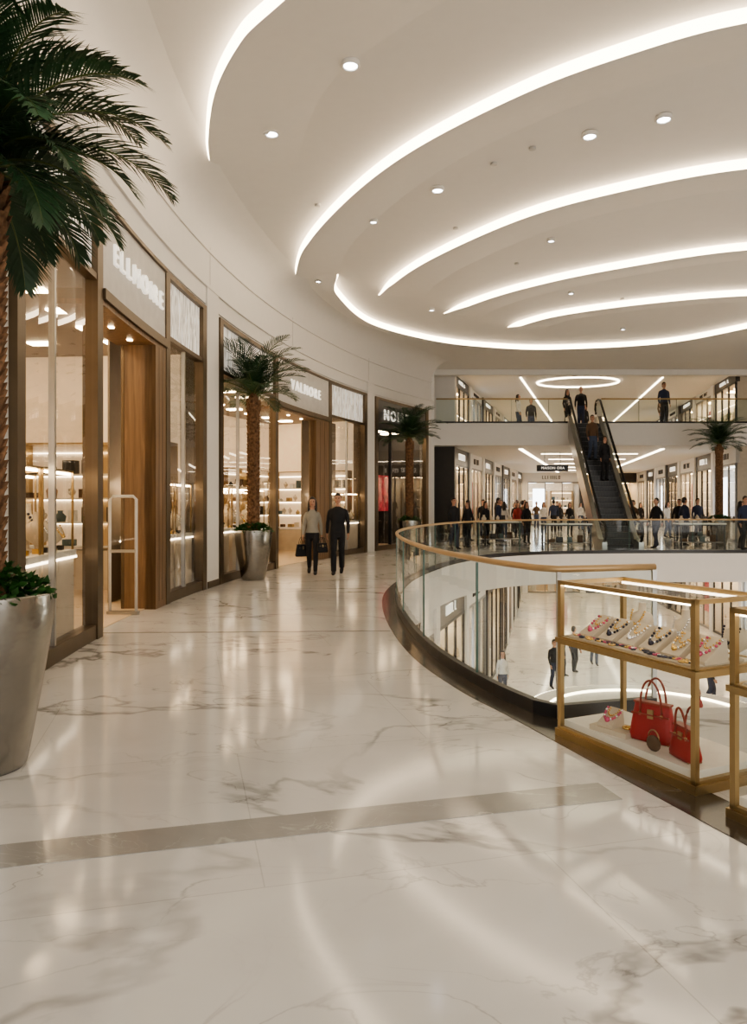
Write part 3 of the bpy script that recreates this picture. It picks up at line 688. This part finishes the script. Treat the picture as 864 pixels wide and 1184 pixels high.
# ------------------------------------------------------------------ display cases
def case(ox, oy, ang, L_, W, seed=0):
    T = TR(ox, oy, 0, ang); root = empty('jewelry_display_case'); f = MB(); fw = .03; zt = 1.01; zm = .65
    for x in (0, L_-fw):
        for y in (0, W-fw): f.box(x, x+fw, y, y+fw, 0, zt, 'gold', T)
    for z0, z1 in ((0, .07), (zm-.05, zm), (zt-.025, zt)):
        f.box(0, L_, 0, fw, z0, z1, 'gold', T); f.box(0, L_, W-fw, W, z0, z1, 'gold', T); f.box(0, fw, 0, W, z0, z1, 'gold', T); f.box(L_-fw, L_, 0, W, z0, z1, 'gold', T)
    f.box(-.012, L_+.012, -.012, W+.012, .0, .05, 'gold', T); f.box(-.012, L_+.012, -.012, W+.012, zm-.04, zm-.01, 'gold', T)
    f.obj('frame', root)
    s = MB(); s.box(fw, L_-fw, fw, W-fw, .07, .11, 'whiteshelf', T); s.box(fw, L_-fw, fw, W-fw, zm-.045, zm-.005, 'whiteshelf', T)
    s.box(fw, L_-fw, fw+.002, fw+.014, zt-.04, zt-.026, 'led', T); s.box(fw, L_-fw, W-fw-.014, W-fw-.002, zt-.04, zt-.026, 'led', T)
    s.box(fw, L_-fw, W-fw-.014, W-fw-.002, zm-.062, zm-.05, 'led', T); s.obj('shelves_and_lights', root)
    g = MB()
    for z0, z1 in ((.07, zm-.05), (zm, zt-.025)):
        for (a, c) in (((.01, .015), (L_-.01, .015)), ((.01, W-.015), (L_-.01, W-.015)), ((.015, .01), (.015, W-.01)), ((L_-.015, .01), (L_-.015, W-.01))):
            g.quad((*a, z0), (*c, z0), (*c, z1), (*a, z1), 'caseglass', T)
    g.quad((.01, .01, zt-.01), (L_-.01, .01, zt-.01), (L_-.01, W-.01, zt-.01), (.01, W-.01, zt-.01), 'caseglass', T); g.obj('glass', root)
    j = MB(); n_ = 6
    for q in range(n_):
        x = .12+(L_-.24)*q/(n_-1)
        pad(j, T @ Matrix.Translation((x, .13, zm-.003)), ['gem1', 'gem2', 'gem3', 'gem2', 'gem4'][(q+seed) % 5], .13, .18, .13)
        if q % 2: bust(j, T @ Matrix.Translation((x+.03, W-.15, zm-.004)), ['gem3', 'gem4', 'gem2'][q % 3], .85)
        else:
            bx = x+.02   # watch roll
            j.tube([T @ Vector((bx-.05, W-.15, zm+.07)), T @ Vector((bx+.05, W-.15, zm+.07))], .032, 'velvet', 12); j.box(bx-.02, bx+.02, W-.17, W-.13, zm-.004, zm+.05, 'velvet', T)
            j.lathe([(.02, 0), (.021, .008), (.014, .012)], 12, 'gem4', (0, 0, 0), T @ Matrix.Translation((bx, W-.183, zm+.072)) @ Matrix.Rotation(PI/2, 4, 'X'))
    j.box(.05, L_-.05, .035, .115, zm-.004, zm+.008, 'velvet', T)
    for q in range(40):
        rn = random.Random(q+seed); x = .07+(L_-.14)*(q+.5*rn.random())/40; y = .05+.05*rn.random(); rr_ = rn.choice((.011, .016, .02))
        j.tube([T @ Vector((x+rr_*math.cos(a*PI/5), y+rr_*math.sin(a*PI/5), zm+.014)) for a in range(10)], .0045, rn.choice(['gem4', 'gem2', 'gem1', 'gem2']), 5, True)
        if q % 3 == 0: j.lathe([(.012, 0), (.013, .006), (.008, .009)], 10, rn.choice(['gem2', 'gem3']), (x, y, zm+.01), T)
    j.obj('jewelry', root); return T, root
a_case = math.atan2(-.909, .418)
Tc, case_root = case(1.2, 4.79, a_case, 1.10, .56)
T2, _ = case(1.705, 3.52, a_case, 1.10, .56, seed=2)

def handbag(name, T, w=.25, h=.19, d=.11, body='red', handle='redd', parent=None):
    root = empty(name); b = MB(); NR = 9; K = 24
    vs = []; fs = []
    for i in range(NR):
        f = i/(NR-1); ww = w/2*(1-.22*f**1.2)*(0.93 if i == 0 else 1); dd = d/2*(1-.62*f)*(.9 if i == 0 else 1); z = h*f
        for k in range(K):
            a = 2*PI*k/K; c, s_ = math.cos(a), math.sin(a); e = .45
            vs.append((ww*math.copysign(abs(c)**e, c), dd*math.copysign(abs(s_)**e, s_), z+.004))
    for i in range(NR-1):
        for k in range(K): k2 = (k+1) % K; fs.append((i*K+k, i*K+k2, (i+1)*K+k2, (i+1)*K+k))
    fs.append(tuple(range(K))[::-1]); fs.append(tuple((NR-1)*K+k for k in range(K)))
    b.add(vs, fs, body, True, T)
    b.box(-w*.40, w*.40, -d*.215, d*.215, h-.004, h+.008, handle, T)
    b.box(-.018, .018, -d*.33, -d*.24, h*.62, h*.86, 'gold', T)
    b.box(-w*.42, w*.42, -d*.36, -d*.30, h*.70, h*.74, handle, T)
    b.obj('bag_body', root)
    g = MB()
    for sy in (-1, 1):
        pts = []
        for k in range(17):
            a = PI*k/16; pts.append(T @ Vector((w*.24*math.cos(a), sy*(d*.24+.012*math.sin(a)), h*.72+(h*.92)*math.sin(a)**.8)))
        g.tube(pts, .0065, handle, 8)
        for x in (-w*.24, w*.24): g.ell((x, sy*d*.26, h*.72), .012, 'gold', 8, T)
    for x in (-.4, .4):
        for y in (-.35, .35): g.ell((x*w, y*d, .004), .006, 'gold', 6, T)
    g.obj('handles', root)
    if parent: root.parent = parent
    return root
zb = .11
handbag('red_handbag', Tc @ TR(.60, .22, zb, .35), .27, .22, .13, parent=case_root)
handbag('red_handbag', Tc @ TR(.90, .15, zb, -.25), .21, .17, .11, parent=case_root)
root = empty('jewelry_stand'); root.parent = case_root; b = MB(); Tj = Tc @ TR(.37, .15, zb, .2)
b.box(-.13, .13, -.09, .09, 0, .03, 'velvet', Tj); pad(b, Tj @ Matrix.Translation((-.03, -.07, .03)), 'gem1', .11, .12, .10); b.tube([Tj @ Vector((.08+.025*math.cos(a*PI/6), .0+.025*math.sin(a*PI/6), .042)) for a in range(12)], .007, 'gem4', 6, True); b.obj('necklace_pad', root)
root = empty('leather_purse'); root.parent = case_root; b = MB(); b.ell((0, 0, .045), (.05, .022, .045), 'c_brown', 14, Tc @ TR(.74, .08, zb)); b.tube([Tc @ Vector((.74+.04*math.cos(a*PI/8), .08, zb+.07+.05*math.sin(a*PI/8))) for a in range(9)], .004, 'gold', 6); b.obj('purse_body', root)

# ------------------------------------------------------------------ people
def person_mesh(key, Ht=1.75, female=False, st=.3, top='c_black', legs='c_black', shoes='c_black', vox=.012, longhair=False, sleeves=True):
    s = Ht/1.75; V = []; F = []; LAB = []
    def ring(c, t, ra, rb, n, lab):
        side = Vector((1, 0, 0)); t = t.normalized()
        if abs(t.x) > .8: side = Vector((0, 1, 0))
        side = (side-t*side.dot(t)).normalized(); oth = t.cross(side)
        for k in range(n):
            a = 2*PI*k/n; V.append(c+side*ra*math.cos(a)+oth*rb*math.sin(a)); LAB.append(lab)
    def tube(pts, rad, lab, n=14, sub=4):
        pts = [Vector(p)*s for p in pts]; rad = [(r_ if isinstance(r_, tuple) else (r_, r_)) for r_ in rad]
        cp = catmull(pts, sub) if len(pts) > 2 else [pts[0].lerp(pts[1], k/sub) for k in range(sub+1)]
        rr = []
        for i in range(len(pts)-1):
            for k in range(sub): rr.append(tuple((rad[i][j]*(1-k/sub)+rad[i+1][j]*k/sub)*s for j in (0, 1)))
        rr.append((rad[-1][0]*s, rad[-1][1]*s)); o = len(V); N = len(cp)
        for i in range(N): ring(cp[i], cp[min(i+1, N-1)]-cp[max(i-1, 0)], rr[i][0], rr[i][1], n, lab)
        for i in range(N-1):
            for k in range(n): k2 = (k+1) % n; F.append((o+i*n+k, o+i*n+k2, o+(i+1)*n+k2, o+(i+1)*n+k))
        e0 = cp[0]-(cp[1]-cp[0]).normalized()*min(rr[0])*.5; e1 = cp[-1]+(cp[-1]-cp[-2]).normalized()*min(rr[-1])*.5
        a0 = len(V); V.append(e0); LAB.append(lab); a1 = len(V); V.append(e1); LAB.append(lab)
        for k in range(n): k2 = (k+1) % n; F.append((a0, o+k2, o+k)); F.append((a1, o+(N-1)*n+k, o+(N-1)*n+k2))
    def ell(c, r_, lab, n=16):
        b_ = MB(); b_.ell(c, r_, 'skin', n); o = len(V)
        for v in b_.v: V.append(Vector(v)*s); LAB.append(lab)
        for f in b_.f: F.append(tuple(o+i for i in f))
    fm = female
    hw = .165 if fm else .158; ww = .118 if fm else .14; cw = .142 if fm else .170; sw = .150 if fm else .185
    tube([(0, 0, .80), (0, .005, .88), (0, 0, .97), (0, 0, 1.02)], [(hw*.85, .10), (hw*.98, .112), (hw*.92, .104), (ww*1.0, .095)], 'legs', 24)
    tube([(0, 0, .93), (0, 0, 1.02), (0, 0, 1.10), (0, 0, 1.22), (0, 0, 1.32), (0, .005, 1.39), (0, .01, 1.43), (0, .01, 1.465)],
         [(hw*1.02, .120), (ww*1.12, .110), (ww*1.03, .102), (cw*.98, .115), (cw*1.03, .118), (cw*.97, .098), (cw*.72, .078), (.062, .06)], 'top', 24)
    if fm:
        for sx in (-1, 1): ell((sx*.062, -.082, 1.27), (.055, .038, .055), 'top', 12)
    tube([(0, .015, 1.43), (0, .0, 1.52)], [(.056, .058), (.05, .053)], 'skin')
    hz = 1.635
    ell((0, -.005, hz), (.072, .092, .115), 'skin', 28); ell((0, -.035, hz-.06), (.05, .05, .052), 'skin', 16)
    tube([(0, -.09, hz+.02), (0, -.106, hz-.018), (0, -.095, hz-.03)], [.009, .013, .01], 'skin', 8)
    for sx in (-1, 1): ell((sx*.074, .005, hz-.01), (.012, .02, .03), 'skin', 8)
    ell((0, .018, hz+.034), (.081, .090, .100), 'hair', 28); ell((0, .045, hz-.015), (.072, .065, .09), 'hair', 18)
    if longhair:
        tube([(0, .05, hz+.02), (0, .075, hz-.08), (0, .095, hz-.2), (0, .09, hz-.3)], [(.08, .05), (.085, .045), (.09, .04), (.06, .025)], 'hair')
        for sx in (-1, 1): tube([(sx*.06, -.01, hz+.06), (sx*.08, .0, hz-.03), (sx*.085, -.01, hz-.14), (sx*.085, -.04, hz-.24)], [.025, .025, .028, .015], 'hair', 12, 6)
    for sx in (-1, 1):
        fwd = -sx*st/2
        ank = Vector((sx*.075, fwd, .085 if fwd <= 0 else .085+abs(st)*.18)); hip = Vector((sx*.085, 0, .89))
        kn = hip.lerp(ank, .5)+Vector((0, -.035-(.04 if fwd > 0 else 0), .02)); cf = kn.lerp(ank, .35)+Vector((0, .015, 0))
        sl = .006 if fm else .013
        tube([hip+Vector((0, 0, .03)), hip.lerp(kn, .4), kn, cf, ank], [(.080, .10), (.076+sl*.3, .085), (.054+sl, .06+sl), (.053+sl, .058+sl), (.036+sl*1.6, .042+sl*1.5)], 'legs', 16)
        tilt = 0 if fwd <= 0 else abs(st)*.55
        tube([ank+Vector((0, .05, -.04+tilt*.05)), ank+Vector((0, 0, -.03)), ank+Vector((0, -.09, -.045-tilt*.12)), ank+Vector((0, -.185, -.058-tilt*.30))], [(.03, .03), (.04, .045), (.044, .03), (.032, .018)], 'shoes')
        sh = Vector((sx*(sw-.012), .01, 1.365)); sw_ = sx*st*.45
        el = Vector((sx*(sw+.045), .03+sw_*.5, 1.11)); wr = Vector((sx*(sw+.055), -.05+sw_, .885+.02*abs(sw_)))
        tube([Vector((sx*.09, .01, 1.385)), sh+Vector((-sx*.015, 0, .004)), sh.lerp(el, .35), sh.lerp(el, .7), el], [.042, (.052, .055), (.049, .052), (.043, .046), (.039, .042)], 'top')
        tube([el, el.lerp(wr, .4), wr], [(.04, .042), (.038, .04), (.027, .03)], 'top' if sleeves else 'skin')
        ad = (wr-el).normalized(); fy = Vector((0, -1, 0)); fy = (fy-ad*fy.dot(ad)).normalized(); inn = Vector((-sx, 0, 0))
        tube([wr+ad*.005, wr+ad*.03, wr+ad*.09], [(.018, .024), (.017, .038), (.015, .040)], 'skin', 10)
        for q in range(4):
            base = wr+ad*.085+fy*(.030-.020*q); ln = (.072, .080, .075, .058)[q]
            m_ = base+ad*ln*.5+inn*.006; e_ = m_+ad*ln*.38+inn*.022
            tube([base, m_, e_], [.009, .0085, .007], 'skin', 7, 3)
        tube([wr+ad*.03+fy*.025, wr+ad*.06+fy*.05+inn*.008, wr+ad*.095+fy*.056+inn*.018], [.011, .010, .008], 'skin', 7, 3)
    me = bpy.data.meshes.new('tmp'); me.from_pydata([tuple(v) for v in V], [], F); me.update()
    o = bpy.data.objects.new('tmp', me); col.objects.link(o)
    md = o.modifiers.new('r', 'REMESH'); md.mode = 'VOXEL'; md.voxel_size = vox
    sm = o.modifiers.new('s', 'SMOOTH'); sm.factor = .4; sm.iterations = 3
    dg = bpy.context.evaluated_depsgraph_get(); dg.update(); nm = bpy.data.meshes.new_from_object(o.evaluated_get(dg)); bpy.data.objects.remove(o)
    kd = kdtree.KDTree(len(V))
    for i, v in enumerate(V): kd.insert(v, i)
    kd.balance()
    names = ['skin', 'hair', 'eye', 'top', 'legs', 'shoes', 'lip']; nm.materials.clear()
    for x in ('skin', 'hair', 'eye', top, legs, shoes, 'lip'): nm.materials.append(M[x])
    for p in nm.polygons:
        _, i, _ = kd.find(p.center); L_ = LAB[i]; x, y, z = (p.center/s); ax = abs(x)
        if L_ in ('top', 'legs') and ax < .19 and .85 < z < 1.1 and not (L_ == 'top' and ax > sw-.0): L_ = 'top' if z > .945 else 'legs'
        if z > 1.505 and ax < .13:
            q = z-hz
            if L_ in ('hair', 'skin'):
                L_ = 'skin'
                if q > .072-ax*ax*4: L_ = 'hair'
                elif y > -.028 and q > .0: L_ = 'hair'
                elif y > .02 and q > -.085: L_ = 'hair'
                if ax > .070 and abs(y-.005) < .022 and -.045 < q < .02 and not longhair: L_ = 'skin'
                if longhair and (ax > .064 or y > .02): L_ = 'hair'
            if y < -.05:
                if ((ax-.029)/.014)**2+((q-.012)/.0075)**2 < 1: L_ = 'eye'
                elif abs(ax-.031) < .017 and abs(q-.031+(ax-.03)*.1) < .0042: L_ = 'hair'
                elif ax < .024 and abs(q+.056) < .0075: L_ = 'lip'
        elif L_ == 'hair' and not longhair: L_ = 'skin'
        p.material_index = names.index(L_); p.use_smooth = True
    mz = min(v.co.z for v in nm.vertices); nm.transform(Matrix.Translation((0, 0, -mz))); nm.name = key
    return nm
wm = person_mesh('woman_mesh', 1.68, True, .34, 'c_grey', 'c_black', 'c_black', .0065, True)
mm = person_mesh('man_mesh', 1.76, False, -.34, 'c_black', 'c_black', 'c_black', .0065)
wr_ = empty('woman_walking', (-1.34, 16.1, 0), .05); mkobj('body', wm, wr_)
mr_ = empty('man_walking', (-.78, 16.05, 0), -.03); mkobj('body', mm, mr_)
def tote(name, x, y, ztop, w=.34, h=.26):
    T = TR(x, y, ztop-h*1.66, .5); return handbag(name, T, w, h, .13, 'c_black', 'rubber')
tote('black_tote_bag', -1.34-.22, 16.1+.08, .80); tote('black_shoulder_bag', -1.34+.225, 16.1-.14, .80, .26, .2)

PV = [person_mesh('pv0', 1.76, False, .22, 'c_black', 'c_navy', vox=.013), person_mesh('pv1', 1.66, True, .2, 'c_white', 'c_jean', vox=.013, longhair=True),
      person_mesh('pv2', 1.80, False, .1, 'c_navy', 'c_black', vox=.013), person_mesh('pv3', 1.64, True, .1, 'c_black', 'c_black', vox=.013, longhair=True),
      person_mesh('pv4', 1.72, False, .25, 'c_brown', 'c_jean', vox=.013), person_mesh('pv5', 1.65, True, .22, 'c_red', 'c_black', vox=.013, longhair=True)]
def put(v, x, y, z=0, rz=0):
    nm_ = 'woman_shopper' if v in (1, 3, 5) else 'man_shopper'
    r_ = empty(nm_, (x, y, z), rz); mkobj('body', PV[v], r_)
for a in [(0, 2.75, 25.2, 0, .5), (2, 5.1, 30.0, 0, 1.2), (3, 3.35, 26.2, 0, -.6), (1, 5.6, 31.5, 0, 3), (5, 6.3, 32.1, 0, 0), (4, 6.9, 34, 0, 2.5), (0, 7.5, 36.5, 0, 0),
          (3, 6.0, 28.8, 0, .2), (1, 8.8, 38, 0, 0), (2, 9.8, 40, 0, 3), (0, 10.3, 33, 0, .4), (4, 11.3, 32, 0, -1), (3, 12.0, 35, 0, 2.6), (2, 11.6, 27.4, 0, 1.8), (0, 10.0, 26.0, 0, -1.2),
          (3, 12.6, 25.2, 0, 1.0), (5, 13.3, 38, 0, 0), (1, 13.6, 34, 0, .6), (2, 12.2, 24.1, 0, .1), (1, 12.4, 44, 0, 0), (4, 13.7, 46, 0, 0), (0, 12.0, 48, 0, 0),
          (3, 4.3, 28.2, 0, .4), (4, 4.0, 31.0, 0, 2), (0, 5.0, 33.5, 0, 0), (3, 7.7, 40, 0, 0), (2, 8.3, 42.5, 0, .6), (0, 6.4, 37.0, 0, 1), (3, 9.4, 35.2, 0, 0), (2, 13.9, 31.5, 0, 0), (0, 12.9, 41, 0, 3),
          (3, 10.9, 43, 0, 0), (4, 10.2, 46, 0, 0), (1, 11.2, 38.2, 0, 2.4), (3, 14.9, 41, 0, 0), (2, 10.4, 30.6, 0, 2.8), (0, 12.6, 30.3, 0, -.5), (3, 5.9, 35.2, 0, 1.5),
          (2, 11.9, 30.1, Z2, .1), (3, 8.15, 30.9, Z2, .2), (0, 8.75, 31.0, Z2, -.2), (4, 13.0, 33, Z2, 0), (1, 6.4, 32.5, Z2, 1), (3, 10.2, 35.5, Z2, 0), (0, 7.4, 34.5, Z2, 0),
          (0, 6.4, 26, -5, .3), (3, 7.2, 28, -5, 1), (2, 7.8, 28.6, -5, 2), (1, 4.3, 24.5, -5, 0), (4, 9, 30, -5, 0), (5, 8.6, 19.5, -5, .5), (2, 12.3, 20, -5, 2.0), (0, 11, 24, -5, 1)]: put(*a)
for v, f, dx in ((3, 11, .15), (4, 15, -.1)):
    L_ = YS-24.3; put(v, 8.1+.32*f/24+dx, 24.3+L_*(f+.5)/24, Z2*(f+1)/24+.003, .1)

# ------------------------------------------------------------------ display tables beyond the void
def dtable(x, y, rz=0):
    T = TR(x, y, 0, rz); root = empty('display_table'); b = MB()
    b.box(-.75, .75, -.35, .35, .86, .9, 'whiteshelf', T); b.box(-.72, .72, -.32, .32, .25, .27, 'shopgrey', T)
    for sx in (-.72, .68):
        for sy in (-.33, .29): b.box(sx, sx+.04, sy, sy+.04, 0, .86, 'blk', T)
    b.box(-.75, .75, -.35, -.31, .82, .86, 'blk', T); b.box(-.75, .75, .31, .35, .82, .86, 'blk', T)
    goods_row(b, T, -.65, .65, .9, .2, 5); goods_row(b, T, -.6, .6, .27, .2, 8); b.obj('table_frame', root)
dtable(6.35, 24.2, .05); dtable(10.9, 24.6, -.05); dtable(4.6, 27, .3); dtable(12.8, 29, 0); dtable(10.2, 29.5, .1)

# ------------------------------------------------------------------ camera, world, view
cam = bpy.data.cameras.new('camera'); co = bpy.data.objects.new('camera', cam); col.objects.link(co)
co.location = (0, 0, 1.5); co.rotation_euler = (PI/2, 0, 0); cam.sensor_width = 36; cam.lens = 850/1184*36; cam.shift_y = -8/1184
cam.clip_end = 200; scene.camera = co
w = bpy.data.worlds.new('World'); scene.world = w; w.use_nodes = True
w.node_tree.nodes['Background'].inputs[0].default_value = (1, .95, .88, 1); w.node_tree.nodes['Background'].inputs[1].default_value = 1.9
scene.cycles.max_bounces = 8
scene.view_settings.view_transform = 'AgX'
scene.view_settings.look = 'AgX - Medium High Contrast'
scene.view_settings.exposure = 0.45
